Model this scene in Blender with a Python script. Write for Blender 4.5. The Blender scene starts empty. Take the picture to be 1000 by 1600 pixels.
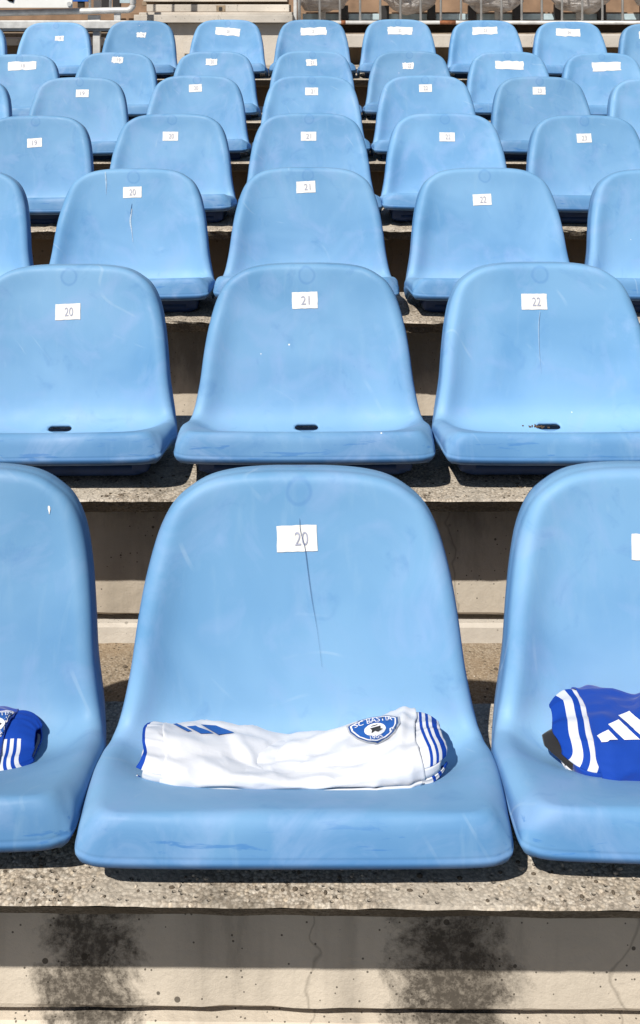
import bpy, bmesh, math, random
from mathutils import Vector, Matrix
from mathutils.bvhtree import BVHTree
R = math.radians
rnd = random.Random(7)
scene = bpy.context.scene
C = scene.collection

# ------------------------------------------------------------------ camera, sky, sun, exposure
F = 1700.0          # focal length in photo pixels (photo 1000 px wide)
E = 1.366           # eye height above the lowest foot level
CX, HY = 496.0, 20.0
cam_d = bpy.data.cameras.new('camera')
cam = bpy.data.objects.new('camera', cam_d); C.objects.link(cam)
cam.location = (0, 0, E); cam.rotation_euler = (R(90), 0, 0)
cam_d.sensor_fit = 'HORIZONTAL'; cam_d.sensor_width = 36; cam_d.lens = F / 1000 * 36
cam_d.shift_x = (500 - CX) / 1000; cam_d.shift_y = -(800 - HY) / 1000
cam_d.clip_start = 0.05; cam_d.clip_end = 500
scene.camera = cam
S = Vector((-0.43, -0.84, 1.0)).normalized()      # towards the sun
w = bpy.data.worlds.new('World'); scene.world = w; w.use_nodes = True
nt = w.node_tree; nt.nodes.clear()
sky = nt.nodes.new('ShaderNodeTexSky'); sky.sky_type = 'NISHITA'; sky.sun_disc = False
sky.sun_elevation = math.asin(S.z); sky.sun_rotation = math.atan2(S.x, S.y) % (2 * math.pi)
bg = nt.nodes.new('ShaderNodeBackground'); bg.inputs[1].default_value = 0.05
wo = nt.nodes.new('ShaderNodeOutputWorld')
nt.links.new(sky.outputs[0], bg.inputs[0]); nt.links.new(bg.outputs[0], wo.inputs[0])
sl = bpy.data.lights.new('sun', 'SUN'); sl.energy = 5.0; sl.angle = R(0.5); sl.color = (1.0, 0.93, 0.82)
so = bpy.data.objects.new('sun', sl); C.objects.link(so)
so.rotation_euler = (-S).to_track_quat('-Z', 'Y').to_euler(); so.location = (-3, -5, 8)
scene.view_settings.view_transform = 'Standard'; scene.view_settings.look = 'None'
scene.view_settings.exposure = 0.15; scene.view_settings.gamma = 1
scene.view_settings.use_curve_mapping = False
scene.render.engine = 'CYCLES'

def W(x, y, Y):
    """world point at depth Y seen at photo pixel x, y"""
    return Vector(((x - CX) * Y / F, Y, E - (y - HY) * Y / F))

# ------------------------------------------------------------------ helpers
def tag(o, label=None, cat=None, group=None, kind=None):
    if label: o['label'] = label
    if cat: o['category'] = cat
    if group: o['group'] = group
    if kind: o['kind'] = kind
    return o
def empty(name, loc, label=None, cat=None, group=None):
    o = bpy.data.objects.new(name, None); C.objects.link(o); o.location = loc
    o.empty_display_size = 0.05
    return tag(o, label, cat, group)
def mesh_obj(name, me, m=None, parent=None):
    o = bpy.data.objects.new(name, me); C.objects.link(o)
    if m is not None:
        me.materials.clear(); me.materials.append(m)
    if parent: o.parent = parent
    return o
def from_bm(name, bm, m=None, parent=None, smooth=False):
    me = bpy.data.meshes.new(name)
    bmesh.ops.recalc_face_normals(bm, faces=bm.faces[:])
    bm.to_mesh(me); bm.free()
    if smooth:
        for p in me.polygons: p.use_smooth = True
    return mesh_obj(name, me, m, parent)
def add_box(bm, x0, x1, y0, y1, z0, z1, bev=0.0):
    r = bmesh.ops.create_cube(bm, size=1.0)
    vs = r['verts']
    for v in vs:
        v.co = Vector(((x0 + x1) / 2 + v.co.x * (x1 - x0), (y0 + y1) / 2 + v.co.y * (y1 - y0), (z0 + z1) / 2 + v.co.z * (z1 - z0)))
    if bev > 0:
        es = list({e for v in vs for e in v.link_edges})
        bmesh.ops.bevel(bm, geom=es, offset=bev, segments=2, affect='EDGES', profile=0.5)
def add_tube(bm, pts, r, n=12, caps=True):
    pts = [Vector(p) for p in pts]
    rings = []
    up = Vector((0, 0, 1))
    for i, p in enumerate(pts):
        a = pts[max(i - 1, 0)]; b = pts[min(i + 1, len(pts) - 1)]
        t = (b - a).normalized()
        u = t.cross(up)
        if u.length < 0.05: u = t.cross(Vector((0, 1, 0)))
        u.normalize(); v = t.cross(u)
        rr = r[i] if isinstance(r, (list, tuple)) else r
        rings.append([bm.verts.new(p + (u * math.cos(k / n * 2 * math.pi) + v * math.sin(k / n * 2 * math.pi)) * rr) for k in range(n)])
    for a, b in zip(rings, rings[1:]):
        for k in range(n):
            bm.faces.new((a[k], a[(k + 1) % n], b[(k + 1) % n], b[k]))
    if caps:
        bm.faces.new(rings[0]); bm.faces.new(rings[-1][::-1])
def catmull(P, n, closed=False):
    out = []; m = len(P)
    segs = m if closed else m - 1
    for i in range(segs):
        if closed:
            p0, p1, p2, p3 = P[(i - 1) % m], P[i], P[(i + 1) % m], P[(i + 2) % m]
        else:
            p0, p1, p2, p3 = P[max(i - 1, 0)], P[i], P[i + 1], P[min(i + 2, m - 1)]
        for k in range(n):
            t = k / n
            out.append(tuple(0.5 * ((2 * p1[j]) + (-p0[j] + p2[j]) * t + (2 * p0[j] - 5 * p1[j] + 4 * p2[j] - p3[j]) * t * t + (-p0[j] + 3 * p1[j] - 3 * p2[j] + p3[j]) * t ** 3) for j in range(2)))
    if not closed: out.append(tuple(P[-1]))
    return out
def sstep(a, b, x):
    t = min(1, max(0, (x - a) / (b - a))); return t * t * (3 - 2 * t)

# ------------------------------------------------------------------ materials
class NT:
    def __init__(s, name):
        s.m = bpy.data.materials.new(name); s.m.use_nodes = True
        s.t = s.m.node_tree; s.t.nodes.clear()
        s.out = s.t.nodes.new('ShaderNodeOutputMaterial')
        s.b = s.t.nodes.new('ShaderNodeBsdfPrincipled')
        s.t.links.new(s.b.outputs[0], s.out.inputs[0])
    def n(s, typ, **kw):
        nd = s.t.nodes.new(typ)
        for k, v in kw.items(): setattr(nd, k, v)
        return nd
    def l(s, a, b): s.t.links.new(a, b)
    def setv(s, sock, v):
        if hasattr(v, 'links') or hasattr(v, 'is_linked'): s.l(v, sock)
        else:
            if sock.type == 'RGBA' and len(v) == 3: v = (*v, 1)
            sock.default_value = v
    def obj(s): return s.n('ShaderNodeTexCoord').outputs['Object']
    def mapping(s, vec, scale=(1, 1, 1), loc=(0, 0, 0), rot=(0, 0, 0)):
        m = s.n('ShaderNodeMapping'); s.l(vec, m.inputs[0])
        s.setv(m.inputs['Location'], loc); m.inputs['Scale'].default_value = scale; m.inputs['Rotation'].default_value = rot
        return m.outputs[0]
    def noise(s, vec, scale, detail=4, rough=0.55, dist=0.0, w=None):
        n = s.n('ShaderNodeTexNoise')
        if w is not None:
            n.noise_dimensions = '4D'; s.setv(n.inputs['W'], w)
        s.l(vec, n.inputs['Vector']); n.inputs['Scale'].default_value = scale
        n.inputs['Detail'].default_value = detail; n.inputs['Roughness'].default_value = rough
        n.inputs['Distortion'].default_value = dist
        return n.outputs['Fac']
    def vor(s, vec, scale, feature='F1', out='Distance', rand=1.0):
        n = s.n('ShaderNodeTexVoronoi'); n.feature = feature
        s.l(vec, n.inputs['Vector']); n.inputs['Scale'].default_value = scale
        n.inputs['Randomness'].default_value = rand
        return n.outputs[out]
    def ramp(s, fac, stops):
        r = s.n('ShaderNodeValToRGB'); s.l(fac, r.inputs[0])
        el = r.color_ramp.elements
        while len(el) < len(stops): el.new(0.5)
        for e, (p, c) in zip(el, stops):
            e.position = p
            e.color = (c, c, c, 1) if isinstance(c, (int, float)) else (*c, 1)
        return r.outputs[0]
    def mix(s, fac, a, b, mode='MIX'):
        m = s.n('ShaderNodeMix'); m.data_type = 'RGBA'; m.blend_type = mode
        s.setv(m.inputs[0], fac); s.setv(m.inputs[6], a); s.setv(m.inputs[7], b)
        return m.outputs[2]
    def math(s, op, a, b=0.0, clamp=False):
        m = s.n('ShaderNodeMath', operation=op); m.use_clamp = clamp
        s.setv(m.inputs[0], a); s.setv(m.inputs[1], b)
        return m.outputs[0]
    def xyz(s, vec):
        x = s.n('ShaderNodeSeparateXYZ'); s.l(vec, x.inputs[0]); return x.outputs
    def bump(s, h, strength=0.5, dist=0.01, prev=None):
        b = s.n('ShaderNodeBump'); s.l(h, b.inputs['Height'])
        b.inputs['Strength'].default_value = strength; b.inputs['Distance'].default_value = dist
        if prev is not None: s.l(prev, b.inputs['Normal'])
        return b.outputs[0]
    def fin(s, color=None, rough=0.6, normal=None, metal=0.0, spec=0.5):
        if color is not None: s.setv(s.b.inputs['Base Color'], color)
        s.setv(s.b.inputs['Roughness'], rough); s.setv(s.b.inputs['Metallic'], metal)
        s.b.inputs['Specular IOR Level'].default_value = spec
        if normal is not None: s.l(normal, s.b.inputs['Normal'])
        return s.m

def mat_plain(name, col, rough=0.6, metal=0.0, nscale=30, var=0.15, bump=0.0, spec=0.5):
    t = NT(name); o = t.obj()
    f = t.noise(o, nscale, 5, 0.6)
    c = t.mix(t.ramp(f, [(0.3, 0.0), (0.7, 1.0)]), tuple(v * (1 - var) for v in col), tuple(min(1, v * (1 + var)) for v in col))
    nm = t.bump(t.noise(o, nscale * 4, 4), bump, 0.002) if bump > 0 else None
    return t.fin(c, rough, nm, metal, spec)

def mat_seat():
    t = NT('faded_blue_plastic'); o = t.obj()
    oi = t.n('ShaderNodeObjectInfo'); rd = t.math('MULTIPLY', oi.outputs['Random'], 37.0)
    cmb = t.n('ShaderNodeCombineXYZ'); t.l(rd, cmb.inputs[0]); t.l(rd, cmb.inputs[1]); t.l(rd, cmb.inputs[2])
    off = t.n('ShaderNodeVectorMath', operation='ADD'); t.l(o, off.inputs[0]); t.l(cmb.outputs[0], off.inputs[1]); v = off.outputs[0]
    big = t.noise(v, 5.0, 3, 0.5, 0.6)
    c = t.mix(t.ramp(big, [(0.32, 0.0), (0.68, 1.0)]), (0.112, 0.275, 0.500), (0.170, 0.352, 0.585))
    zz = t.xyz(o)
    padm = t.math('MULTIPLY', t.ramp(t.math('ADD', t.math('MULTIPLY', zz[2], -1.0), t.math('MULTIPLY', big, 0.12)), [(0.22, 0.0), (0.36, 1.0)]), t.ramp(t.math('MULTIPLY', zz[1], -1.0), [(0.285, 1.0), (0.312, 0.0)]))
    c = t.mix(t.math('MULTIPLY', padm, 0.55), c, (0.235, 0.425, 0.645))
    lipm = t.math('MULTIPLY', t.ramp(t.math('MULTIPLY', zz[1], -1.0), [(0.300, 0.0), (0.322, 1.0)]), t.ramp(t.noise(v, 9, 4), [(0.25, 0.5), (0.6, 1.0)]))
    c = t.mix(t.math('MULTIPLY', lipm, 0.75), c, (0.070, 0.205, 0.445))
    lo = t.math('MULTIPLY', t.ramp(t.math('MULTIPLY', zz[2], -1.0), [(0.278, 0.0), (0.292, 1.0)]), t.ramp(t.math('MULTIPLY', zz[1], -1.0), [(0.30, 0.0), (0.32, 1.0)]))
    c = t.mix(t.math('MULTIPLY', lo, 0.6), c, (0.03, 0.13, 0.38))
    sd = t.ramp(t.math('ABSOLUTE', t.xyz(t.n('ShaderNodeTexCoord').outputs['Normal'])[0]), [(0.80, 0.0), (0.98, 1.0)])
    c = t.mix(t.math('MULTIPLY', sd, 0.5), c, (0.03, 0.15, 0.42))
    # vertical run-down streaks of fading
    st = t.noise(t.mapping(v, (38, 38, 4.5)), 1.0, 4, 0.6, 0.4)
    c = t.mix(t.math('MULTIPLY', t.ramp(st, [(0.56, 0.0), (0.78, 1.0)]), 0.26), c, (0.25, 0.41, 0.60))
    # lilac chalking patches
    ch = t.noise(v, 9.0, 5, 0.6, 1.2)
    c = t.mix(t.math('MULTIPLY', t.ramp(ch, [(0.50, 0.0), (0.72, 1.0)]), 0.50), c, (0.235, 0.37, 0.625))
    # deeper blue where rubbed
    rb = t.noise(v, 14.0, 6, 0.65, 0.8)
    c = t.mix(t.math('MULTIPLY', t.ramp(rb, [(0.58, 0.0), (0.76, 1.0)]), 0.42), c, (0.06, 0.19, 0.44))
    z = t.xyz(o)
    # injection mark: ring and wear at the top centre
    dx = t.math('MULTIPLY', z[0], z[0]); dz0 = t.math('ADD', z[2], 0.024); dz = t.math('MULTIPLY', dz0, dz0)
    dd = t.math('SQRT', t.math('ADD', dx, dz))
    ddn = t.math('ADD', dd, t.math('MULTIPLY', t.math('SUBTRACT', rb, 0.5), 0.012))
    ring = t.ramp(t.math('MULTIPLY', ddn, 25.0), [(0.0, 0.35), (0.30, 0.25), (0.37, 1.0), (0.42, 1.0), (0.5, 0.0), (1.0, 0.0)])
    c = t.mix(t.math('MULTIPLY', ring, 0.38), c, (0.07, 0.20, 0.46))
    # worn front edge, dark blue scuffs in broken dashes
    lip = t.math('MULTIPLY', t.ramp(t.math('MULTIPLY', z[2], -1.0), [(0.245, 0.0), (0.262, 1.0)]), t.ramp(t.math('MULTIPLY', z[1], -1.0), [(0.29, 0.0), (0.305, 1.0)]))
    sc = t.noise(t.mapping(v, (14, 60, 95)), 1.0, 5, 0.6, 0.5)
    c = t.mix(t.math('MULTIPLY', t.math('MULTIPLY', t.ramp(sc, [(0.60, 0.0), (0.66, 1.0)]), lip), 0.6), c, (0.035, 0.16, 0.44))
    sc2 = t.noise(t.mapping(v, (120, 120, 60)), 1.0, 3, 0.6, 1.0)
    c = t.mix(t.math('MULTIPLY', t.ramp(sc2, [(0.76, 0.0), (0.79, 1.0)]), 0.65), c, (0.06, 0.2, 0.5))
    # scratches: thin pale arcs
    wv = t.n('ShaderNodeTexWave'); wv.wave_type = 'RINGS'; wv.rings_direction = 'SPHERICAL'
    t.l(v, wv.inputs['Vector']); wv.inputs['Scale'].default_value = 5; wv.inputs['Distortion'].default_value = 22; wv.inputs['Detail'].default_value = 1; wv.inputs['Detail Scale'].default_value = 0.6
    scr = t.math('MULTIPLY', t.ramp(wv.outputs['Fac'], [(0.982, 0.0), (0.995, 1.0)]), t.ramp(t.noise(v, 12, 2), [(0.60, 0.0), (0.70, 1.0)]))
    c = t.mix(t.math('MULTIPLY', scr, 0.20), c, (0.42, 0.56, 0.70))
    # white specks of paint and droppings
    vn = t.n('ShaderNodeTexVoronoi'); t.l(v, vn.inputs['Vector']); vn.inputs['Scale'].default_value = 17
    keep = t.ramp(t.xyz(vn.outputs['Color'])[0], [(0.86, 0.0), (0.88, 1.0)])
    spk = t.math('MULTIPLY', t.ramp(vn.outputs['Distance'], [(0.022, 1.0), (0.036, 0.0)]), keep)
    c = t.mix(t.math('MULTIPLY', spk, 0.9), c, (0.85, 0.85, 0.82))
    # slight per-seat tone
    hs = t.n('ShaderNodeHueSaturation'); t.l(c, hs.inputs['Color'])
    t.l(t.math('ADD', t.math('MULTIPLY', oi.outputs['Random'], 0.20), 0.90), hs.inputs['Value'])
    rg = t.ramp(t.noise(v, 22, 4), [(0.3, 0.50), (0.7, 0.70)])
    nm = t.bump(t.noise(v, 260, 3), 0.06, 0.001)
    nm = t.bump(t.noise(v, 7, 2), 0.10, 0.01, nm)
    return t.fin(hs.outputs[0], rg, nm, 0, 0.30)

def mat_concrete(name, base, dark, agg=0.0, brown=0.3, stains=(), pits=0.6, streaks=0.5, seed=0.0, nosing_shade=None):
    t = NT(name); o = t.mapping(t.obj(), loc=(seed, 0, seed)); raw = t.obj(); z = t.xyz(raw)
    c = t.mix(t.ramp(t.noise(o, 3.0, 6, 0.62), [(0.35, 0.0), (0.7, 1.0)]), base, tuple(v * 0.72 for v in base))
    c = t.mix(t.math('MULTIPLY', t.ramp(t.noise(o, 1.7, 5, 0.6, 0.5), [(0.45, 0.0), (0.65, 1.0)]), brown), c, (0.26, 0.165, 0.085))
    sv = t.noise(t.mapping(o, (9, 2, 0.9)), 1.0, 4, 0.6)
    c = t.mix(t.math('MULTIPLY', t.ramp(sv, [(0.5, 0.0), (0.7, 1.0)]), streaks * 0.6), c, dark)
    h = t.noise(o, 60, 6, 0.7); bst, bd = 0.35, 0.006
    if agg > 0:
        va = t.n('ShaderNodeTexVoronoi'); t.l(o, va.inputs['Vector']); va.inputs['Scale'].default_value = 230
        vb = t.n('ShaderNodeTexVoronoi'); t.l(o, vb.inputs['Vector']); vb.inputs['Scale'].default_value = 460
        tone = t.xyz(va.outputs['Color'])[0]; tone2 = t.xyz(vb.outputs['Color'])[1]
        peb = t.ramp(tone, [(0.0, (0.09, 0.075, 0.06)), (0.2, (0.26, 0.21, 0.165)), (0.5, (0.52, 0.45, 0.37)), (0.85, (0.68, 0.64, 0.58)), (1.0, (0.74, 0.61, 0.45))])
        fine = t.ramp(tone2, [(0.0, (0.12, 0.10, 0.08)), (0.5, (0.42, 0.36, 0.29)), (1.0, (0.74, 0.67, 0.58))])
        peb = t.mix(0.45, peb, fine)
        gaps = t.ramp(va.outputs['Distance'], [(0.45, 0.0), (0.75, 1.0)])
        peb = t.mix(t.math('MULTIPLY', gaps, 0.6), peb, (0.10, 0.085, 0.065))
        msk = t.ramp(t.noise(o, 6.0, 5, 0.6), [(0.36, 0.25), (0.56, 1.0)])
        c = t.mix(t.math('MULTIPLY', msk, agg), c, peb)
        moss = t.ramp(t.noise(o, 8.0, 6, 0.7, 0.6), [(0.56, 0.0), (0.68, 1.0)])
        c = t.mix(t.math('MULTIPLY', moss, 0.55), c, (0.075, 0.065, 0.05))
        vh = t.n('ShaderNodeTexVoronoi'); t.l(o, vh.inputs['Vector']); vh.inputs['Scale'].default_value = 120
        hole = t.math('MULTIPLY', t.ramp(vh.outputs['Distance'], [(0.20, 1.0), (0.34, 0.0)]), t.ramp(t.xyz(vh.outputs['Color'])[0], [(0.66, 0.0), (0.70, 1.0)]))
        c = t.mix(t.math('MULTIPLY', hole, 0.35), c, (0.05, 0.042, 0.032))
        h = t.math('SUBTRACT', t.math('SUBTRACT', h, t.math('MULTIPLY', va.outputs['Distance'], 0.4)), hole); bst, bd = 0.7, 0.003
    else:
        vp = t.n('ShaderNodeTexVoronoi'); t.l(o, vp.inputs['Vector']); vp.inputs['Scale'].default_value = 34
        kp = t.ramp(t.xyz(vp.outputs['Color'])[0], [(0.56, 0.0), (0.60, 1.0)])
        sz = t.math('MULTIPLY', t.xyz(vp.outputs['Color'])[1], 0.13)
        pit = t.math('MULTIPLY', t.math('LESS_THAN', vp.outputs['Distance'], t.math('ADD', sz, 0.025)), kp)
        vq = t.n('ShaderNodeTexVoronoi'); t.l(o, vq.inputs['Vector']); vq.inputs['Scale'].default_value = 110
        pit2 = t.math('MULTIPLY', t.math('LESS_THAN', vq.outputs['Distance'], 0.16), t.math('GREATER_THAN', t.xyz(vq.outputs['Color'])[2], 0.78))
        pit = t.math('MAXIMUM', pit, pit2)
        c = t.mix(t.math('MULTIPLY', pit, pits), c, (0.045, 0.038, 0.03))
        h = t.math('SUBTRACT', h, t.math('MULTIPLY', pit, 2.0))
    for (sx, sw, st) in stains:       # mould patches with a place of their own
        d = t.math('DIVIDE', t.math('SUBTRACT', z[0], sx), sw)
        d = t.math('SUBTRACT', 1.0, t.math('MULTIPLY', d, d))
        nz = t.noise(raw, 13, 9, 0.80, 0.3)
        m = t.ramp(t.math('ADD', t.math('MULTIPLY', t.math('MAXIMUM', d, -1.2), 0.28), nz), [(0.56, 0.0), (0.74, 1.0)])
        fn = t.ramp(t.noise(raw, 95, 5, 0.75), [(0.34, 0.62), (0.54, 1.0)])
        c = t.mix(t.math('MULTIPLY', t.math('MULTIPLY', m, fn), st), c, dark)
    if nosing_shade:  # shade below the nosing painted in as an uneven dark band
        gz = t.math('DIVIDE', t.math('SUBTRACT', z[2], nosing_shade - 0.13), 0.10, True)
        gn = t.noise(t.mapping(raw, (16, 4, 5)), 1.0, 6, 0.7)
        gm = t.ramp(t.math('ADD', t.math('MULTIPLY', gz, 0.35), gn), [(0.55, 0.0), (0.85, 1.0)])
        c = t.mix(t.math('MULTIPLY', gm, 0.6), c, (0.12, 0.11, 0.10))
    # hairline cracks
    cr = t.n('ShaderNodeTexVoronoi'); cr.feature = 'DISTANCE_TO_EDGE'
    wob = t.n('ShaderNodeVectorMath', operation='ADD')
    nn = t.n('ShaderNodeTexNoise'); t.l(o, nn.inputs['Vector']); nn.inputs['Scale'].default_value = 14
    sc_ = t.n('ShaderNodeVectorMath', operation='SCALE'); t.l(nn.outputs['Color'], sc_.inputs[0]); sc_.inputs['Scale'].default_value = 0.07
    t.l(o, wob.inputs[0]); t.l(sc_.outputs[0], wob.inputs[1])
    t.l(t.mapping(wob.outputs[0], (1.6, 0.4, 0.22)), cr.inputs['Vector']); cr.inputs['Scale'].default_value = 1.4
    ck = t.ramp(cr.outputs['Distance'], [(0.0008, 1.0), (0.0024, 0.0)])
    c = t.mix(t.math('MULTIPLY', ck, 0.38), c, (0.07, 0.06, 0.045))
    return t.fin(c, 0.88, t.bump(h, bst, bd), 0, 0.25)

M = {}
M['seat'] = mat_seat()
M['base'] = mat_plain('underside_shade_blue', (0.02, 0.05, 0.14), 0.6, 0, 20, 0.2)  # blue darkened to navy: the unlit underside's shade is in the colour
M['paper'] = mat_plain('white_sticker', (0.74, 0.74, 0.73), 0.6, 0, 45, 0.09)
M['ink'] = mat_plain('grey_blue_ink', (0.33, 0.35, 0.46), 0.6, 0, 200, 0.2)
M['crack'] = mat_plain('crack_shadow_blue', (0.012, 0.05, 0.16), 0.8, 0, 50, 0.2)
M['slab'] = mat_concrete('exposed_aggregate_concrete', (0.57, 0.53, 0.47), (0.12, 0.10, 0.08), agg=0.85, brown=0.2)
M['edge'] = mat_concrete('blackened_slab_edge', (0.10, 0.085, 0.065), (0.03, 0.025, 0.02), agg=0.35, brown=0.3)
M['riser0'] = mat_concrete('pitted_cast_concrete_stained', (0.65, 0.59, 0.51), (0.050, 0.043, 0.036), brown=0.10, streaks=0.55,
                           stains=((-0.29, 0.085, 0.92), (0.175, 0.10, 0.92)), pits=0.8, nosing_shade=E - (1415 - HY) * 1.19 / F - 0.05)
M['riser'] = mat_concrete('pitted_cast_concrete', (0.60, 0.55, 0.48), (0.11, 0.10, 0.08), brown=0.22, streaks=0.5, pits=0.8, seed=3.1, nosing_shade=E - (781 - HY) * 2.0034 / F - 0.05)
M['riser_brown'] = mat_concrete('brown_concrete', (0.32, 0.25, 0.185), (0.09, 0.07, 0.045), brown=0.8, streaks=0.6, pits=0.5, seed=7.7)  # browner and darker than the lower risers
M['floor'] = mat_concrete('dirty_foot_tread', (0.30, 0.235, 0.165), (0.12, 0.09, 0.06), agg=0.35, brown=0.45)
M['white_conc'] = mat_concrete('pale_step_concrete', (0.60, 0.565, 0.52), (0.34, 0.30, 0.25), brown=0.12, streaks=0.3, pits=0.4, seed=1.3)
M['tanwall'] = mat_plain('brown_painted_wall', (0.27, 0.18, 0.12), 0.85, 0, 6, 0.3, 0.3)
M['galv'] = mat_plain('galvanised_steel', (0.55, 0.56, 0.57), 0.5, 0.15, 14, 0.25, 0.1)
M['rust'] = mat_plain('rusted_steel', (0.23, 0.085, 0.035), 0.85, 0, 60, 0.4, 0.3)
M['black'] = mat_plain('black_metal', (0.025, 0.025, 0.028), 0.5, 0, 30, 0.2)
M['paleblue'] = mat_plain('pale_blue_painted_beam', (0.42, 0.55, 0.63), 0.6, 0, 20, 0.15)
M['sign_white'] = mat_plain('white_sign_panel', (0.74, 0.75, 0.75), 0.45, 0, 10, 0.05)
M['red'] = mat_plain('red_print', (0.65, 0.05, 0.04), 0.5, 0, 30, 0.1)
M['blueseat'] = mat_plain('deep_blue_plastic', (0.02, 0.13, 0.55), 0.4, 0, 20, 0.2)

# ------------------------------------------------------------------ the terraces
BB = 0.000957 * 850
NY = [1.19 + BB * n for n in range(7)]                       # depth of each nosing
Npx = [1415, 781, 503, 360, 254.5, 191, 124]
NZ = [E - (Npx[n] - HY) * NY[n] / F for n in range(7)]
DEP = [0.35, 0.42, 0.30, 0.38, 0.43, 0.50, 0.86]
RISE = [0.0, 0.0, 0.0, 0.028, 0.03, 0.034, 0.040]
FZ = [NZ[n] - 0.39 for n in range(7)]                        # foot level in front of bench n
X0, X1 = -6.0, 6.0
def sweep(name, prof, m, amp=0.0, step=0.04, seed=0, x0=X0, x1=X1, rot=0.0, amp_pts=None):
    """prof: list of (y, z); extruded along x with ragged displacement on chosen points"""
    r = random.Random(seed)
    nx = int((x1 - x0) / step) + 1
    bm = bmesh.new(); rows = []
    walk = [0.0] * len(prof)
    for i in range(nx):
        x = x0 + (x1 - x0) * i / (nx - 1); row = []
        for k, (y, z) in enumerate(prof):
            a = amp if (amp_pts is None or k in amp_pts) else 0
            walk[k] = walk[k] * 0.6 + r.gauss(0, 1) * 0.6
            row.append(bm.verts.new((x, y + walk[k] * a + rot * x, z + r.gauss(0, 1) * a * 0.4)))
        rows.append(row)
    for a, b in zip(rows, rows[1:]):
        for k in range(len(prof) - 1):
            bm.faces.new((a[k], b[k], b[k + 1], a[k + 1]))
    bm.faces.new(rows[0]); bm.faces.new(rows[-1][::-1])
    o = from_bm(name, bm, m)
    o.data.polygons.foreach_set('use_smooth', [False] * len(o.data.polygons))
    return tag(o, kind='structure')
for n in range(7):
    yN, zN, d, rs = NY[n], NZ[n], DEP[n], RISE[n]
    rot = -0.010 if n == 0 else 0.0
    back_z = FZ[n + 1] - 0.05 if n < 6 else zN - 0.2
    am = 0.0035 if n in (2, 3) else 0.0008
    # bench slab: top and back
    sweep('terrace_slab', [(yN + d, back_z), (yN + d, zN + rs), (yN + 0.0015, zN), (yN, zN - 0.0035)], M['slab'], am, 0.02 if n < 4 else 0.05, n, rot=rot, amp_pts=(3, 2))
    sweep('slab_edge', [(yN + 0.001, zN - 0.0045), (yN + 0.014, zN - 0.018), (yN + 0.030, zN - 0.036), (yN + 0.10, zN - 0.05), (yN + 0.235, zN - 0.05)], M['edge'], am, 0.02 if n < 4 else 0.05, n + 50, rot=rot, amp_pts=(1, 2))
    yr = yN + 0.22; rb_z = 0.315 if n == 0 else 0.333; kt = 0.336 if n == 0 else 0.352
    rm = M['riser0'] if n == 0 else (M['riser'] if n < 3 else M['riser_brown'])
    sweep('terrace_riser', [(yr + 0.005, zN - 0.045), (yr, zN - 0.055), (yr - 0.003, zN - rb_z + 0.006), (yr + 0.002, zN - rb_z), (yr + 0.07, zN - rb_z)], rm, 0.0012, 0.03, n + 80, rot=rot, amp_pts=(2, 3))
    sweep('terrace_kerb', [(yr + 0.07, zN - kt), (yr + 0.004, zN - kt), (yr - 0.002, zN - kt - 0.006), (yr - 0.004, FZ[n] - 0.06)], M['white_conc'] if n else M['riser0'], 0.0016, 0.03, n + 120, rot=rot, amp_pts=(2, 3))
    if n > 0:
        y0 = NY[n - 1] + DEP[n - 1] - 0.03
        sweep('foot_tread', [(y0, FZ[n] - 0.08), (y0, FZ[n] - 0.004), (yr - 0.07, FZ[n]), (yr + 0.02, FZ[n])], M['floor'], 0.002, 0.06, n + 160, amp_pts=(1, 2))
sweep('foot_tread', [(1.24, FZ[0] - 0.45), (1.24, FZ[0]), (NY[0] + 0.24, FZ[0])], M['floor'], 0.0, 0.5, 300)
bm = bmesh.new(); add_box(bm, -60, 60, -60, 60, -0.9, -0.5)
M['asph'] = mat_plain('dark_ground', (0.055, 0.057, 0.055), 0.9, 0, 3, 0.2, 0.2)
tag(from_bm('ground', bm, M['asph']), kind='structure')

# ------------------------------------------------------------------ the seat shell
PROF = [(0.004, 0.0), (-0.004, -0.03), (-0.018, -0.085), (-0.034, -0.15), (-0.048, -0.21), (-0.058, -0.258), (-0.068, -0.290),
        (-0.088, -0.312), (-0.122, -0.321), (-0.165, -0.309), (-0.200, -0.292), (-0.240, -0.272), (-0.280, -0.253), (-0.308, -0.244), (-0.327, -0.244)]
pp = catmull(PROF, 12)
acc = [0.0]
for a, b in zip(pp, pp[1:]): acc.append(acc[-1] + math.hypot(b[0] - a[0], b[1] - a[1]))
LEN = acc[-1]
def prof(s):
    s = min(max(s, 0), LEN - 1e-6)
    lo, hi = 0, len(acc) - 1
    while hi - lo > 1:
        mid = (lo + hi) // 2
        if acc[mid] <= s: lo = mid
        else: hi = mid
    t = (s - acc[lo]) / (acc[lo + 1] - acc[lo])
    y = pp[lo][0] + (pp[hi][0] - pp[lo][0]) * t; z = pp[lo][1] + (pp[hi][1] - pp[lo][1]) * t
    a = pp[max(lo - 3, 0)]; b = pp[min(lo + 4, len(pp) - 1)]
    ty, tz = b[0] - a[0], b[1] - a[1]; l = math.hypot(ty, tz)
    return y, z, tz / l, -ty / l
WK = [(0.0, 0.15), (0.05, 0.18), (0.085, 0.195), (0.13, 0.206), (0.18, 0.214), (0.24, 0.222), (0.30, 0.231), (0.35, 0.240), (0.40, 0.245), (0.46, 0.244), (0.52, 0.240), (0.70, 0.238)]
def halfw(s):
    for (a, wa), (b, wb) in zip(WK, WK[1:]):
        if s <= b: return wa + (wb - wa) * (s - a) / (b - a)
    return WK[-1][1]
def conc(s):
    return 0.013 + 0.021 * sstep(0.03, 0.26, s) - 0.031 * sstep(LEN - 0.16, LEN - 0.02, s)
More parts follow.
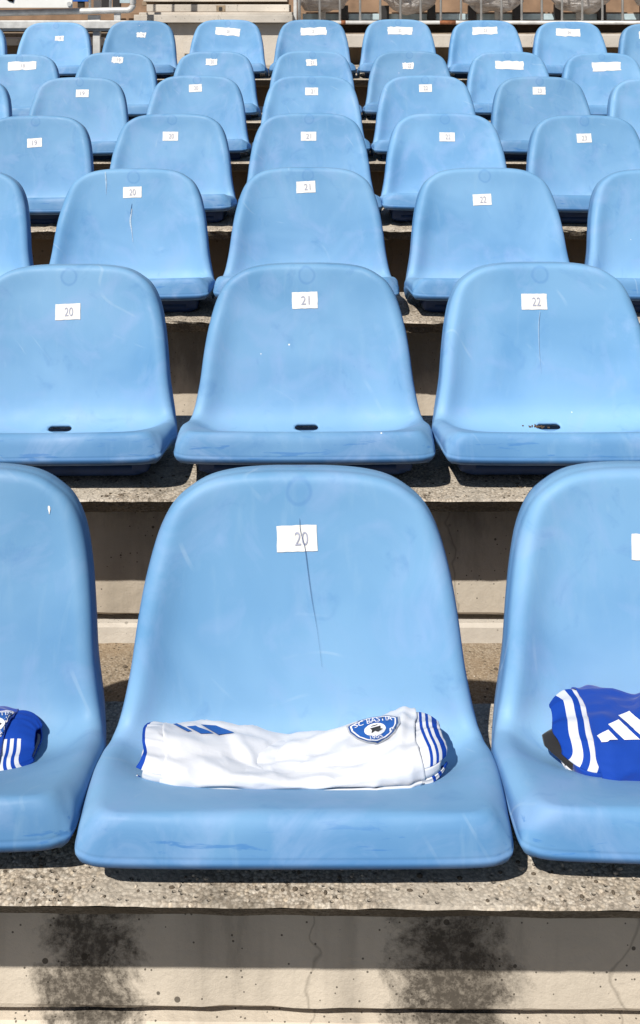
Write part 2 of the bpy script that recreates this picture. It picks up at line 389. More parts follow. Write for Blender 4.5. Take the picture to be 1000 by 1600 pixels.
def surf(x, s, drop=0.0):
    y, z, ny, nz = prof(s)
    u = min(1.15, abs(x) / halfw(s))
    off = conc(s) * (0.3 * u ** 2 + 0.7 * u ** 4) - drop
    return Vector((x, y + ny * off, z + nz * off)), Vector((0, ny, nz))
L = LEN
half = [(0.045, 0.0003), (0.09, 0.0035), (0.125, 0.011), (0.152, 0.025), (0.175, 0.045), (0.193, 0.080), (0.206, 0.13), (0.214, 0.18), (0.221, 0.24), (0.232, 0.30), (0.241, 0.35),
        (0.247, 0.40), (0.2455, L - 0.12), (0.2425, L - 0.062), (0.2405, L - 0.032), (0.236, L - 0.0145), (0.226, L - 0.0045), (0.209, L - 0.0008), (0.17, L), (0.1, L)]
poly = [(0.0, 0.0)] + half + [(0.0, L)] + [(-x, s) for x, s in half[::-1]]
OUT = catmull(poly, 4, closed=True)
NO = len(OUT)
def rimr(s, x):
    return 0.014 + 0.014 * sstep(0.01, 0.10, s) + 0.006 * sstep(L - 0.12, L - 0.03, s)
def make_shell():
    bm = bmesh.new()
    rings_r = [0.0, 0.12, 0.24, 0.36, 0.48, 0.58, 0.67, 0.74, 0.80, 0.85, 0.885, 0.91, 0.93, 0.95, 0.965, 0.978, 0.989, 0.997, 1.0]
    rings = []
    for r_ in rings_r:
        ring = []
        for (px, ps) in OUT:
            cs = min(max(ps, 0.17), L - 0.17); cx = 0.0
            x = cx + (px - cx) * r_; s = cs + (ps - cs) * r_
            e = (1 - r_) * math.hypot(px - cx, ps - cs); rr = rimr(ps, px)
            drop = 0.0
            if e < rr: drop = rr - math.sqrt(max(0, rr * rr - (rr - e) ** 2))
            fr_ = sstep(L - 0.045, L - 0.012, ps)
            if fr_ > 0:
                d2 = 0.037 * max(0, 1 - e / 0.026) ** 1.6
                drop = drop * (1 - fr_) + d2 * fr_
            drop -= 0.009 * sstep(0.060, 0.014, e) * (1 - sstep(L - 0.22, L - 0.10, ps)) * (0.2 + 0.8 * sstep(0.03, 0.16, ps))
            p, n = surf(x, s, drop); ring.append(bm.verts.new(p))
        rings.append(ring)
    # skirts
    def outline_n(i):
        a = OUT[(i - 1) % NO]; b = OUT[(i + 1) % NO]
        dx, ds = b[0] - a[0], b[1] - a[1]; l = math.hypot(dx, ds)
        return ds / l, -dx / l      # outward in (x, s)
    sk = [(0.003, 0.0, 0), (0.004, 0.0014, 0), (0.008, 0.0010, 0), (0.015, -0.003, 0), (0.021, -0.010, 0)]
    for (dn, outw, deep) in sk:
        ring = []
        for i, (px, ps) in enumerate(OUT):
            base = rings[len(rings_r) - 1][i].co.copy()
            g = sstep(0.27, 0.42, ps)
            dv = Vector((0, 1, -0.12)).lerp(Vector((0, 0.04, -1)), g).normalized()
            ox, os_ = outline_n(i)
            y, z, ny, nz = prof(ps); ty, tz = -nz, ny     # direction of growing s
            ov = Vector((ox, os_ * ty, os_ * tz))
            dd, oo = dn, outw
            if deep:
                if g < 1:
                    dd = 0.026 + (dn - 0.026) * g; oo = -0.006 + (outw + 0.006) * g
            else: kk = 1 - sstep(L - 0.26, L - 0.05, ps); dd = dn * (1.0 + 1.25 * kk); oo = outw * (1 - 0.5 * kk)
            ring.append(bm.verts.new(base + dv * dd + ov * oo))
        rings.append(ring)
    for a, b in zip(rings, rings[1:]):
        for i in range(NO):
            j = (i + 1) % NO
            try: bm.faces.new((a[i], a[j], b[j], b[i]))
            except ValueError: pass
    # centre line is shared by both sides
    bmesh.ops.remove_doubles(bm, verts=rings[0], dist=0.0004)
    # weld left/right pairs of ring 0
    bmesh.ops.dissolve_degenerate(bm, edges=bm.edges[:], dist=0.00001)
    bmesh.ops.recalc_face_normals(bm, faces=bm.faces[:])
    bm.normal_update()
    # make normals face the sitter
    up = sum((f.normal.z for f in bm.faces if f.calc_center_median().z < -0.25 and abs(f.calc_center_median().x) < 0.15 and f.calc_center_median().y > -0.28), 0)
    if up < 0: bmesh.ops.reverse_faces(bm, faces=bm.faces[:])
    me = bpy.data.meshes.new('shell'); bm.to_mesh(me); bm.free()
    for p in me.polygons: p.use_smooth = True
    o = mesh_obj('shell', me, M['seat'])
    sd = o.modifiers.new('s', 'SOLIDIFY'); sd.thickness = 0.004; sd.offset = -1
    # drain slot cutter
    cb = bmesh.new(); vs = []
    n = 24
    for zz in (-0.40, -0.20):
        ring = []
        for k in range(n):
            a = k / n * 2 * math.pi
            x = 0.0085 * math.cos(a) + (0.0155 if math.cos(a) >= 0 else -0.0155)
            ring.append(cb.verts.new((x, -0.091 + 0.0078 * math.sin(a), zz)))
        vs.append(ring)
    for k in range(n): cb.faces.new((vs[0][k], vs[0][(k + 1) % n], vs[1][(k + 1) % n], vs[1][k]))
    cb.faces.new(vs[0][::-1]); cb.faces.new(vs[1])
    cut = from_bm('cutter', cb)
    bo = o.modifiers.new('b', 'BOOLEAN'); bo.object = cut; bo.operation = 'DIFFERENCE'; bo.solver = 'EXACT'
    dg = bpy.context.evaluated_depsgraph_get()
    me2 = bpy.data.meshes.new_from_object(o.evaluated_get(dg))
    bpy.data.objects.remove(cut); bpy.data.objects.remove(o)
    me2.name = 'shell'
    for p in me2.polygons: p.use_smooth = True
    me2.materials.clear(); me2.materials.append(M['seat'])
    return me2
SHELL = make_shell()
def make_base():
    bm = bmesh.new(); add_box(bm, -0.205, 0.205, -0.243, -0.05, -0.352, -0.329)
    es = [e for e in bm.edges if abs(e.verts[0].co.x - e.verts[1].co.x) < 1e-5 and abs(e.verts[0].co.y - e.verts[1].co.y) < 1e-5]
    bmesh.ops.bevel(bm, geom=es, offset=0.035, segments=6, affect='EDGES', profile=0.5)
    es = [e for e in bm.edges if e.verts[0].co.z < -0.34 and e.verts[1].co.z < -0.34]
    bmesh.ops.bevel(bm, geom=es, offset=0.012, segments=3, affect='EDGES', profile=0.5)
    add_box(bm, -0.205, 0.205, -0.2425, -0.222, -0.345, -0.286, 0.008)
    me = bpy.data.meshes.new('base'); bm.to_mesh(me); bm.free(); me.materials.append(M['base'])
    for p in me.polygons: p.use_smooth = True
    return me
BASE = make_base()
SB = BVHTree.FromPolygons([v.co for v in SHELL.vertices], [list(p.vertices) for p in SHELL.polygons])

def s_at_z(z):          # arclength on the back at height z below the top
    lo, hi = 0.0, 0.3
    for _ in range(30):
        m = (lo + hi) / 2
        if prof(m)[1] > z: lo = m
        else: hi = m
    return lo
def on_seat(x, s, off):
    p, n = surf(x, s)
    h, hn, i, d = SB.ray_cast(p + n * 0.06, -n)
    return (h if h is not None else p) + n * off
def patch(name, cx, cs, wd, ht, rot, m, parent, off=0.0012, nx=8, ny=4, rag=0.0, seed=0):
    r = random.Random(seed); bm = bmesh.new(); g = []
    th = 0.0007
    for j in range(ny + 1):
        row = []
        for i in range(nx + 1):
            u = (i / nx - 0.5) * wd; v = (j / ny - 0.5) * ht
            if rag and (i in (0, nx) or j in (0, ny)): u += r.uniform(-rag, rag); v += r.uniform(-rag, rag)
            x = cx + u * math.cos(rot) + v * math.sin(rot); s = cs - u * math.sin(rot) + v * math.cos(rot)
            row.append(bm.verts.new(on_seat(x, s, off)))
        g.append(row)
    for j in range(ny):
        for i in range(nx): bm.faces.new((g[j][i], g[j + 1][i], g[j + 1][i + 1], g[j][i + 1]))
    return from_bm(name, bm, m, parent, True)
def text_polys(txt):
    cu = bpy.data.curves.new('t', 'FONT'); cu.body = txt; cu.size = 1; cu.align_x = 'CENTER'; cu.align_y = 'CENTER'
    o = bpy.data.objects.new('t', cu); C.objects.link(o)
    dg = bpy.context.evaluated_depsgraph_get(); dg.update()
    me = bpy.data.meshes.new_from_object(o.evaluated_get(dg))
    v = [p.co.copy() for p in me.vertices]; f = [list(p.vertices) for p in me.polygons]
    bpy.data.objects.remove(o); bpy.data.curves.remove(cu); bpy.data.meshes.remove(me)
    xs = [p.x for p in v]; ys = [p.y for p in v]
    mx, my = (min(xs) + max(xs)) / 2, (min(ys) + max(ys)) / 2
    return [Vector((p.x - mx, p.y - my, 0)) for p in v], f, max(xs) - min(xs), max(ys) - min(ys)
TX = {}
def digits(txt, cx, cs, wd, ht, rot, parent, off):
    if txt not in TX: TX[txt] = text_polys(txt)
    v, f, tw, th = TX[txt]; bm = bmesh.new(); vs = []
    for p in v:
        u = p.x / tw * wd; vv = -p.y / th * ht
        x = cx + u * math.cos(rot) + vv * math.sin(rot); s = cs - u * math.sin(rot) + vv * math.cos(rot)
        vs.append(bm.verts.new(on_seat(x, s, off)))
    for q in f:
        try: bm.faces.new([vs[i] for i in q])
        except ValueError: pass
    return from_bm('digits', bm, M['ink'], parent)
ORD = ['front', 'second', 'third', 'fourth', 'fifth', 'sixth', 'back']
# per row: depth of seat top, y of top, list of (x of notch, sticker or None)
# sticker = (x, y, width px, height px, rotation deg, text)
ROWS = [
 (0.00177, [(-97, 738, None), (467, 735, (464, 838, 63, 38, 2, '20')), (1029, 730, (1019, 851, 62, 38, -2, '21'))]),
 (0.00273, [(109, 414, (106, 487, 39, 24, 2, '20')), (479, 412, (476, 470, 40, 25, 1.5, '21')), (843, 411, (835, 472, 40, 24, 0, '22'))]),
 (0.003689, [(-66, 266, None), (209, 263, (206, 301, 29, 17, 1, '20')), (481, 261, (478, 293, 30, 18, 3, '21')), (757, 262, (753, 312, 29, 17, 2, '22')), (1030, 264, None)]),
 (0.004646, [(56, 180, (54, 223, 23, 14, 4, '19')), (269, 177, (266, 213, 24, 14, 0, '20')), (483, 176, (482, 213, 24, 14, 0, '21')), (695, 176, (699, 214, 24, 14, 0, '22')), (913, 179, (913, 216, 23, 14, 2, '23'))]),
 (0.005587, [(-55, 122, None), (125, 120, (128, 146, 20, 12, 0, '19')), (308, 117, (305, 138, 20, 12, 3, '20')), (487, 117, (487, 143, 20, 12, 0, '21')), (664, 117, (665, 138, 20, 12, 1, '22')), (843, 119, (843, 142, 20, 12, 0, '23')), (1022, 122, None)]),
 (0.006579, [(31, 84, (34, 103, 43, 13, 2, '18')), (183, 81, (183, 94, 17, 10, -4, '19')), (335, 79.5, (330, 97, 17, 10, 0, '20')), (488, 78.5, (487, 98, 17, 10, 0, '21')), (640, 79, (638, 103, 17, 10, 2, '22')), (793, 80, (796, 102, 44, 13, 0, '')), (940, 82, (948, 104, 44, 14, 1, ''))]),
 (0.007519, [(-44, 37, None), (88, 34, (93, 60, 14, 8, 0, '18')), (220, 31.5, (221, 54.5, 14, 8, 0, '19')), (356, 30, (356, 49.5, 38, 12, -4, '20')), (488, 30, (490, 49, 40, 12, 2, '21')), (622, 29.5, (625, 48, 39, 12, 0, '22')), (757, 31, (758, 48, 39, 12, 1, '23')), (888, 33, (888, 51, 38, 12, -2, '24')), (1021, 36, (1018, 55, 38, 12, 0, '25'))]),
]
def seat_label(n, k, cnt, st, first):
    where = {0: 'in the front row', 1: 'in the second row', 2: 'in the third row', 3: 'in the fourth row', 4: 'in the fifth row', 5: 'in the sixth row', 6: 'in the back row'}[n]
    if n == 0:
        return ['front row blue seat cut by the left photo edge with a blue shirt',
                'large cracked blue front row seat with the white folded shirt on it',
                'blue front row seat at the right edge with a blue shirt on it'][k]
    if st is None:
        side = 'left' if k == 0 else 'right'
        return 'light blue plastic seat cut off by the %s photo edge %s' % (side, where)
    if k == 0 and n in (5,): extra = 'with a torn wide label'
    elif st[2] > 30 and n > 4: extra = 'with a wide white label' + (' numbered ' + st[5] if st[5] else ' without number')
    else: extra = 'with sticker numbered ' + st[5]
    pos = ['first', 'second', 'third', 'fourth', 'fifth', 'sixth', 'seventh', 'eighth', 'ninth'][k]
    rw = ['front', 'second', 'third', 'fourth', 'fifth', 'sixth', 'back'][n]
    return 'blue seat %s, %s from left in %s row' % (extra, pos, rw)
seats = {}
for n, (zi, lst) in enumerate(ROWS):
    Y = zi * 850
    for k, (px, py, st) in enumerate(lst):
        loc = W(px, py, Y)
        jr = random.Random(n * 31 + k)
        root = empty('stadium_seat', loc, seat_label(n, k, len(lst), st, False), 'seat', 'blue stadium seats')
        root.rotation_euler = (jr.uniform(-0.014, 0.014), jr.uniform(-0.009, 0.009), jr.uniform(-0.020, 0.020))
        if n == 0: root.location.z -= 0.004
        if n == 0 and k == 0:
            root.location.x += 0.006; root.location.y += 0.02; root.rotation_euler = (R(-1.8), 0, R(1.0))
        if n == 0 and k == 1: root.rotation_euler = (0, 0, 0)
        sh = mesh_obj('shell', SHELL, None, root)
        mesh_obj('base', BASE, None, root)
        if n == 0 and k == 0: sh['label'] = 'blue seat shell with dark right side'
        if st:
            sx, sy, sw, shh, rt, tx = st
            Ys = Y - 0.02
            dz = -((sy - py) * Ys / F) + (loc.z - E) * (1 - Ys / Y) * 0
            zloc = (E - (sy - HY) * Ys / F) - loc.z
            s = s_at_z(zloc)
            cx = (sx - CX) * Ys / F - loc.x
            wd, ht = sw * Ys / F, shh * Ys / F
            stk = patch('number_sticker', cx, s, wd, ht * (1.0), R(rt), M['paper'], root, rag=0.0004 if n < 5 else 0.003, seed=n * 9 + k)
            if tx:
                if n == 0: dx, dw, dh = 0.006, 0.018, 0.017
                else: dx, dw, dh = 0.006 * rnd.uniform(0.0, 1.2), 0.018, 0.0175
                digits(tx, cx + dx, s, dw, dh, R(rt), stk, 0.0022)
        seats[(n, k)] = root

# ------------------------------------------------------------------ folded shirts
from mathutils import noise as mnoise
def mat_cloth(name, col, rough=0.8):
    t = NT(name); o = t.obj()
    c = t.mix(t.ramp(t.noise(o, 40, 4), [(0.3, 0.0), (0.7, 1.0)]), tuple(v * 0.96 for v in col), col)
    n1 = t.bump(t.noise(t.mapping(o, (600, 600, 600)), 1.0, 2), 0.15, 0.0006)
    n2 = t.bump(t.noise(o, 35, 3, 0.5, 0.8), 0.18, 0.006, n1)
    m = t.fin(c, rough, n2, 0, 0.2)
    t.b.inputs['Sheen Weight'].default_value = 0.15
    return m
M['cwhite'] = mat_cloth('white_cloth', (0.60, 0.63, 0.70))
M['cblue'] = mat_cloth('royal_blue_cloth', (0.004, 0.048, 0.34))
M['cnavy'] = mat_cloth('dark_blue_cloth', (0.010, 0.045, 0.25))
M['cblack'] = mat_cloth('black_cloth', (0.018, 0.018, 0.02))
M['pwhite'] = mat_plain('white_print', (0.80, 0.80, 0.84), 0.5, 0, 80, 0.04)
M['pblue'] = mat_plain('blue_print', (0.010, 0.085, 0.36), 0.5, 0, 80, 0.1)
M['pnavy'] = mat_plain('navy_print', (0.02, 0.07, 0.25), 0.5, 0, 80, 0.1)
M['psilver'] = mat_plain('silver_print', (0.45, 0.47, 0.52), 0.4, 0.2, 80, 0.1)

def striped(m_in, m_stripe, ivs, srange):
    col = {'white_cloth': (0.60, 0.63, 0.70), 'royal_blue_cloth': (0.004, 0.048, 0.34)}
    a, b = col[m_in.name], col[m_stripe.name]
    t = NT('striped_cloth'); at = t.n('ShaderNodeAttribute'); at.attribute_name = 'band'
    v = t.xyz(at.outputs['Vector']); tot = None
    for lo, hi in ivs:
        k = t.math('MULTIPLY', t.math('GREATER_THAN', v[0], lo), t.math('LESS_THAN', v[0], hi))
        tot = k if tot is None else t.math('MAXIMUM', tot, k)
    tot = t.math('MULTIPLY', tot, t.math('MULTIPLY', t.math('GREATER_THAN', v[1], srange[0]), t.math('LESS_THAN', v[1], srange[1])))
    o = t.obj()
    return t.fin(t.mix(tot, a, b), 0.8, t.bump(t.noise(o, 35, 3, 0.5, 0.8), 0.18, 0.006), 0, 0.2)
def g2(x, c, w): return math.exp(-((x - c) / w) ** 2)
def make_shirt(root, xc, xl, xr, yc, A, B, tilt, m_body, m_in, m_stripe, seed, left_ext, right_ext, stripes_l=(), stripes_r=(), edge_l=None, lift=0.018, zoff=0.0,
               fold=0.005, slant=0.0, grow=(0.3, 0.3), sag=0.0, creases=(), shrink=(0.25, 0.25), srange=(-1, 99), asy=0.0):
    """soft rolled garment lying in the trough of a seat: one spiral sheet split in an outer body and inner turns"""
    r = random.Random(seed); ox, oy, oz = r.uniform(0, 50), r.uniform(0, 50), r.uniform(0, 50)
    turns, per = 2.9, 72; d_scale = 1.0
    ct, st = math.cos(tilt), math.sin(tilt)
    def pos(x, th):
        q = th / (2 * math.pi)
        u = (x - xc) / 0.17
        g = grow[0] if u < 0 else grow[1]
        Aq = A * (1 - 0.10 * q) * (1 + 0.14 * min(1.2, abs(u)) ** 2); Bq = max(0.004, B * (1 - 0.22 * q) * (1 + g * min(1.25, abs(u)) ** 2))
        # ends slump and close
        tip = 0.0
        if x < xl: tip = shrink[0] * ((xl - x) / max(left_ext, 1e-3)) ** 2
        if x > xr: tip = shrink[1] * ((x - xr) / max(right_ext, 1e-3)) ** 2
        rnd_ = 1 - 0.10 * sstep(0.022, 0.0, min(x - xl, xr - x)) * (q < 1.05)
        Aq *= (1 - tip) * rnd_; Bq *= (1 - tip * 1.1) * rnd_
        a = th + 3.3
        c, s_ = math.cos(a), math.sin(a)
        ca = math.copysign(abs(c) ** 0.85, c); sa = math.copysign(abs(s_) ** 0.9, s_)
        py = Aq * ca; pz = Bq * sa
        k = 1.0 if q < 1.05 else 0.55
        n1 = mnoise.fractal(Vector((x * 7 + ox, ca * 1.1 + oy, sa * 0.8 + oz)), 1.0, 2.0, 3)
        n2 = mnoise.noise(Vector((x * 15 + ca * 1.8 + oz, ca * 1.9 - x * 9 + ox, oy + sa)))
        d = fold * k * (n1 * 1.5 + (1 - abs(n2)) ** 4 * 0.55 - 0.25)
        if q < 1.05:
            for (cx0, cy0, ang, ln, wd, amp) in creases:     # soft creases on the upper face
                dx, dy = x - cx0, ca - cy0
                du = dx * math.cos(ang) + dy * A * math.sin(ang); dv = -dx * math.sin(ang) + dy * A * math.cos(ang)
                d += d_scale * amp * math.exp(-(dv / wd) ** 2 - (du / ln) ** 2) * (1 if s_ > -0.2 else 0.2)
        pz = pz + d * (0.35 + 0.65 * abs(sa)) * (1 if sa > 0 else -0.3); py += d * ca * 0.8
        if pz < 0: pz *= 0.70
        y = yc + py * ct + pz * st
        z = pz * ct - py * st
        zz = PANZ(yc) + B * 0.70 + zoff + lift * (min(1.3, abs(x) / 0.19)) ** 2.4 - sag * g2(x, xc, 0.08) + asy * u
        return Vector((x, y, zz + z))
    def sheet(name, t0, t1, a, b, mats, pick, parent, nx=110, rag=0.004):
        bm = bmesh.new(); n = max(6, int((t1 - t0) / (2 * math.pi) * per * (2.4 if nx > 200 else 1))); rows = []
        for i in range(n + 1):
            th = t0 + (t1 - t0) * i / n; row = []
            jl = mnoise.noise(Vector((math.cos(th) + ox, math.sin(th), seed + th * 0.15))) * rag
            jr = mnoise.noise(Vector((math.cos(th) + oy, math.sin(th), seed + 9 + th * 0.15))) * rag
            for j in range(nx + 1):
                row.append(bm.verts.new(pos(a + jl + (b + jr - a - jl) * j / nx, th)))
            rows.append(row)
        for i in range(n):
            th = t0 + (t1 - t0) * (i + 0.5) / n
            for j in range(nx):
                f = bm.faces.new((rows[i][j], rows[i][j + 1], rows[i + 1][j + 1], rows[i + 1][j]))
                f.material_index = pick(a + (b - a) * (j + 0.5) / nx, th); f.smooth = True
        me = bpy.data.meshes.new(name); bm.normal_update(); bm.to_mesh(me); bm.free()
        vals = []
        for i in range(n + 1):
            th = t0 + (t1 - t0) * i / n
            for j in range(nx + 1):
                vals += [a + (b - a) * j / nx + slant * math.sin(th + 3.3), ((th / (2 * math.pi)) + 0.5) % 1.0, 0.0]
        at = me.attributes.new('band', 'FLOAT_VECTOR', 'POINT'); at.data.foreach_set('vector', vals)
        o = bpy.data.objects.new(name, me); C.objects.link(o); o.parent = parent
        for m in mats: me.materials.append(m)
        sd = o.modifiers.new('cloth_thickness', 'SOLIDIFY'); sd.thickness = 0.0018; sd.offset = 0
        return o
    body = sheet('body', 0.0, 2 * math.pi * 1.03, xl, xr, [m_body], lambda x, t: 0, root, 130, 0.010)
    ivs = [(xl - q_, xl - p) for p, q_ in stripes_l] + [(xr + p, xr + q_) for p, q_ in stripes_r]
    sheet('sleeve', 2 * math.pi * 1.03, 2 * math.pi * 1.95, xl - left_ext, xr + right_ext, [striped(m_in, m_stripe, ivs, srange)], lambda x, t: 0, root, 260, 0.010)
    e_ = 0.003
    sheet('hem', 2 * math.pi * 1.95, 2 * math.pi * turns, xl - left_ext * 0.7, xr + right_ext * 0.75, [m_in, edge_l or m_stripe],
          lambda x, t: 1 if x < xl - left_ext * 0.7 + e_ or x > xr + right_ext * 0.75 - e_ else 0, root, 130, 0.008)
    return body
def PANZ(y):
    best = min(pp, key=lambda p: abs(p[0] - y) + (0 if p[1] < -0.28 or y < -0.2 else 9) * (1 if p[0] > -0.09 else 0))
    return best[1]
bpy.context.view_layer.update()
def place_root(seat, name, label):
    t = empty(name, seat.location, label, 'shirt', 'folded football shirts on the front seats')
    t.rotation_euler = seat.rotation_euler
    return t
w_shirt = place_root(seats[(0, 1)], 'folded_shirt', 'white folded shirt with blue trim and shield crest on the cracked seat')
wb = make_shirt(w_shirt, 0.0, -0.161, 0.151, -0.160, 0.058, 0.0185, R(7), M['cwhite'], M['cwhite'], M['cblue'], 3, 0.030, 0.028,
                stripes_l=((0.0225, 0.030),), stripes_r=((0.007, 0.0105), (0.0145, 0.018), (0.022, 0.028)), edge_l=M['cwhite'], lift=0.015, zoff=0.012, sag=0.005,
                slant=0.004, grow=(0.95, 1.55), shrink=(0.20, 0.40), fold=0.0065, asy=0.004,
                creases=((-0.03, 0.1, R(60), 0.035, 0.009, -0.010), (-0.005, -0.35, R(25), 0.05, 0.010, -0.006), (-0.06, -0.2, R(-50), 0.04, 0.008, 0.006),
                         (0.05, 0.35, R(12), 0.06, 0.012, 0.006), (0.13, 0.0, R(80), 0.05, 0.006, 0.006), (0.10, -0.6, R(5), 0.07, 0.008, -0.005), (-0.12, -0.5, R(20), 0.05, 0.008, -0.005)))
l_shirt = place_root(seats[(0, 0)], 'folded_shirt', 'royal blue folded shirt with white striped cuff at the left photo edge')
lb = make_shirt(l_shirt, -0.03, -0.20, 0.122, -0.135, 0.062, 0.028, R(-6), M['cblue'], M['cblue'], M['cwhite'], 8, 0.02, 0.036,
                stripes_r=((0.006, 0.0105), (0.0145, 0.019), (0.023, 0.0275)), edge_l=M['cnavy'], lift=0.005, zoff=-0.002, fold=0.006, grow=(0.2, 0.1),
                shrink=(0.2, 0.45), slant=0.008, srange=(0.24, 0.85), creases=((0.05, 0.0, R(60), 0.05, 0.008, -0.008), (0.0, 0.4, R(20), 0.05, 0.008, 0.006)))
r_shirt = place_root(seats[(0, 2)], 'folded_shirt', 'royal blue folded shirt with three white slanted bars and black panel')
rb_ = make_shirt(r_shirt, 0.04, -0.128, 0.21, -0.132, 0.070, 0.036, R(-6), M['cblue'], M['cblue'], M['cwhite'], 15, 0.036, 0.02,
                 stripes_l=((0.002, 0.013), (0.021, 0.032)), edge_l=M['cnavy'], lift=0.010, zoff=0.008, fold=0.007, grow=(0.25, 0.1), shrink=(0.42, 0.2), slant=-0.014,
                 srange=(0.02, 0.62), creases=((-0.05, 0.3, R(70), 0.05, 0.009, 0.008), (-0.01, 0.2, R(60), 0.04, 0.009, -0.009), (0.05, 0.5, R(10), 0.06, 0.01, 0.007)))
bm = bmesh.new(); rows = []
for i in range(29):
    x = -0.183 + 0.10 * i / 28; tp = 1 - max(0, (-0.148 - x) / 0.035) ** 1.6 * 0.75; row = []
    for k in range(28):
        a = 2 * math.pi * k / 28
        d = 1 + 0.22 * mnoise.noise(Vector((x * 22, math.cos(a) * 1.5, math.sin(a) * 1.5)))
        row.append(bm.verts.new((x, -0.152 - 0.2 * (x + 0.14) + 0.038 * tp * d * math.cos(a), -0.288 + 0.011 * tp * d * math.sin(a) + 0.10 * (-x - 0.12))))
    rows.append(row)
for a_, b_ in zip(rows, rows[1:]):
    for k in range(28): bm.faces.new((a_[k], a_[(k + 1) % 28], b_[(k + 1) % 28], b_[k]))
bm.faces.new(rows[0])
from_bm('side_panel', bm, M['cblack'], r_shirt, True)

bpy.context.view_layer.update()
class Decal:
    """flat print laid on the cloth: each point is dropped onto the cloth along one direction"""
    def __init__(s, body, toward):
        s.body = body; s.mw = body.matrix_world.copy(); s.inv = s.mw.inverted()
        me = body.data
        s.bvh = BVHTree.FromPolygons([s.mw @ v.co for v in me.vertices], [list(p.vertices) for p in me.polygons])
    def put(s, name, pts, faces, m, off, parent):
        bm = bmesh.new(); vs = []
        for (px, py) in pts:
            o = Vector((0, 0, E)); d = (W(px, py, 1.4) - o).normalized()
            h, n, i, dist = s.bvh.ray_cast(o + d * 0.8, d)
            if h is None: h, n, i, dist = s.bvh.find_nearest(W(px, py, 1.40))
            if n.dot(d) > 0: n = -n
            vs.append(bm.verts.new(s.inv @ (h + n * off)))
        for f in faces:
            try: bm.faces.new([vs[i] for i in f])
            except ValueError: pass
        o = from_bm(name, bm, m, parent, True)
        return o
def tri_poly(pts, maxlen):
    bm = bmesh.new(); vs = [bm.verts.new((x, y, 0)) for x, y in pts]
    bm.faces.new(vs)
    bmesh.ops.triangulate(bm, faces=bm.faces[:])
    for _ in range(6):
        es = [e for e in bm.edges if e.calc_length() > maxlen]
        if not es: break
        bmesh.ops.subdivide_edges(bm, edges=es, cuts=1)
        bmesh.ops.triangulate(bm, faces=bm.faces[:])
    bm.verts.index_update()
    v = [(a.co.x, a.co.y) for a in bm.verts]; f = [[a.index for a in q.verts] for q in bm.faces]
    bm.free(); return v, f
SHIELD = [(-1, -0.55), (-0.5, -0.78), (0, -0.86), (0.5, -0.78), (1, -0.55), (0.96, -0.1), (0.72, 0.42), (0.38, 0.80), (0, 1.0), (-0.38, 0.80), (-0.72, 0.42), (-0.96, -0.1)]
def shield(dec, cx, cy, ux, uy, vx, vy, parent, base=M['pnavy'], outer=M['psilver'], clip=None):
    def mp(p): return (cx + p[0] * ux + p[1] * vx, cy + p[0] * uy + p[1] * vy)
    def poly(name, pts, m, off, par):
        v, f = tri_poly([mp(p) for p in pts], 6.0); return dec.put(name, v, f, m, off, par)
    b = poly('badge', SHIELD, outer, 0.0022, parent)
    poly('badge_border', [(x * 0.94, y * 0.93) for x, y in SHIELD], M['pnavy'], 0.0027, b)
    poly('badge_ring', [(x * 0.87, y * 0.87) for x, y in SHIELD], M['pwhite'], 0.0031, b)
    poly('badge_field', [(x * 0.81, y * 0.81) for x, y in SHIELD], M['pblue'], 0.0035, b)
    n = 20
    poly('badge_disc', [(0.40 * math.cos(a * 2 * math.pi / n), 0.10 + 0.42 * math.sin(a * 2 * math.pi / n)) for a in range(n)], M['pwhite'], 0.0040, b)
    poly('badge_emblem', [(-0.20, -0.02), (-0.10, -0.16), (0.10, -0.18), (0.22, -0.04), (0.20, 0.12), (0.27, 0.20), (0.12, 0.34), (0.0, 0.26), (-0.14, 0.36), (-0.12, 0.16)], M['cblack'], 0.0045, b)
    poly('badge_emblem_band', [(-0.22, -0.03), (0.20, -0.12), (0.21, -0.05), (-0.20, 0.05)], M['pwhite'], 0.0049, b)
    for txt, tx, ty, tw, th, bend in (('SC BASTIA', 0, -0.50, 1.42, 0.30, 0.20), ('1905', 0, 0.66, 0.44, 0.24, 0.0)):
        v, f, w0, h0 = text_polys(txt)
        P = []
        for q in v:
            a = q.x / w0; P.append(mp((tx + a * tw, ty - q.y / h0 * th + bend * (a * 2) ** 2 * 0.55)))
        dec.put('badge_letters', P, f, M['pwhite'], 0.0046, b)
    return b
dw = Decal(wb, None)
shield(dw, 586.5, 1142, 42.5, -8.0, 5.0, 23.0, wb)
for q in ([(313, 1135), (337, 1136), (366, 1148), (340, 1151)], [(291, 1138), (305, 1136.5), (333, 1148.5), (313, 1149)], [(270, 1134.5), (276, 1133), (299, 1145), (292, 1146)]):
    v, f = tri_poly(q, 6); dw.put('slanted_bar', v, f, M['pblue'], 0.0024, wb)
dl = Decal(lb, None)
shield(dl, -9, 1133, 42, -6, 4, 22, lb, outer=M['pwhite'])
dr = Decal(rb_, None)
for q in ([(932, 1152), (950, 1142), (965, 1158), (940, 1160)], [(950, 1134), (966, 1127), (1000, 1157), (975, 1158)], [(966, 1121), (984, 1114), (1034, 1154), (1008, 1156)]):
    v, f = tri_poly(q, 6); dr.put('slanted_bar', v, f, M['pwhite'], 0.0026, rb_)

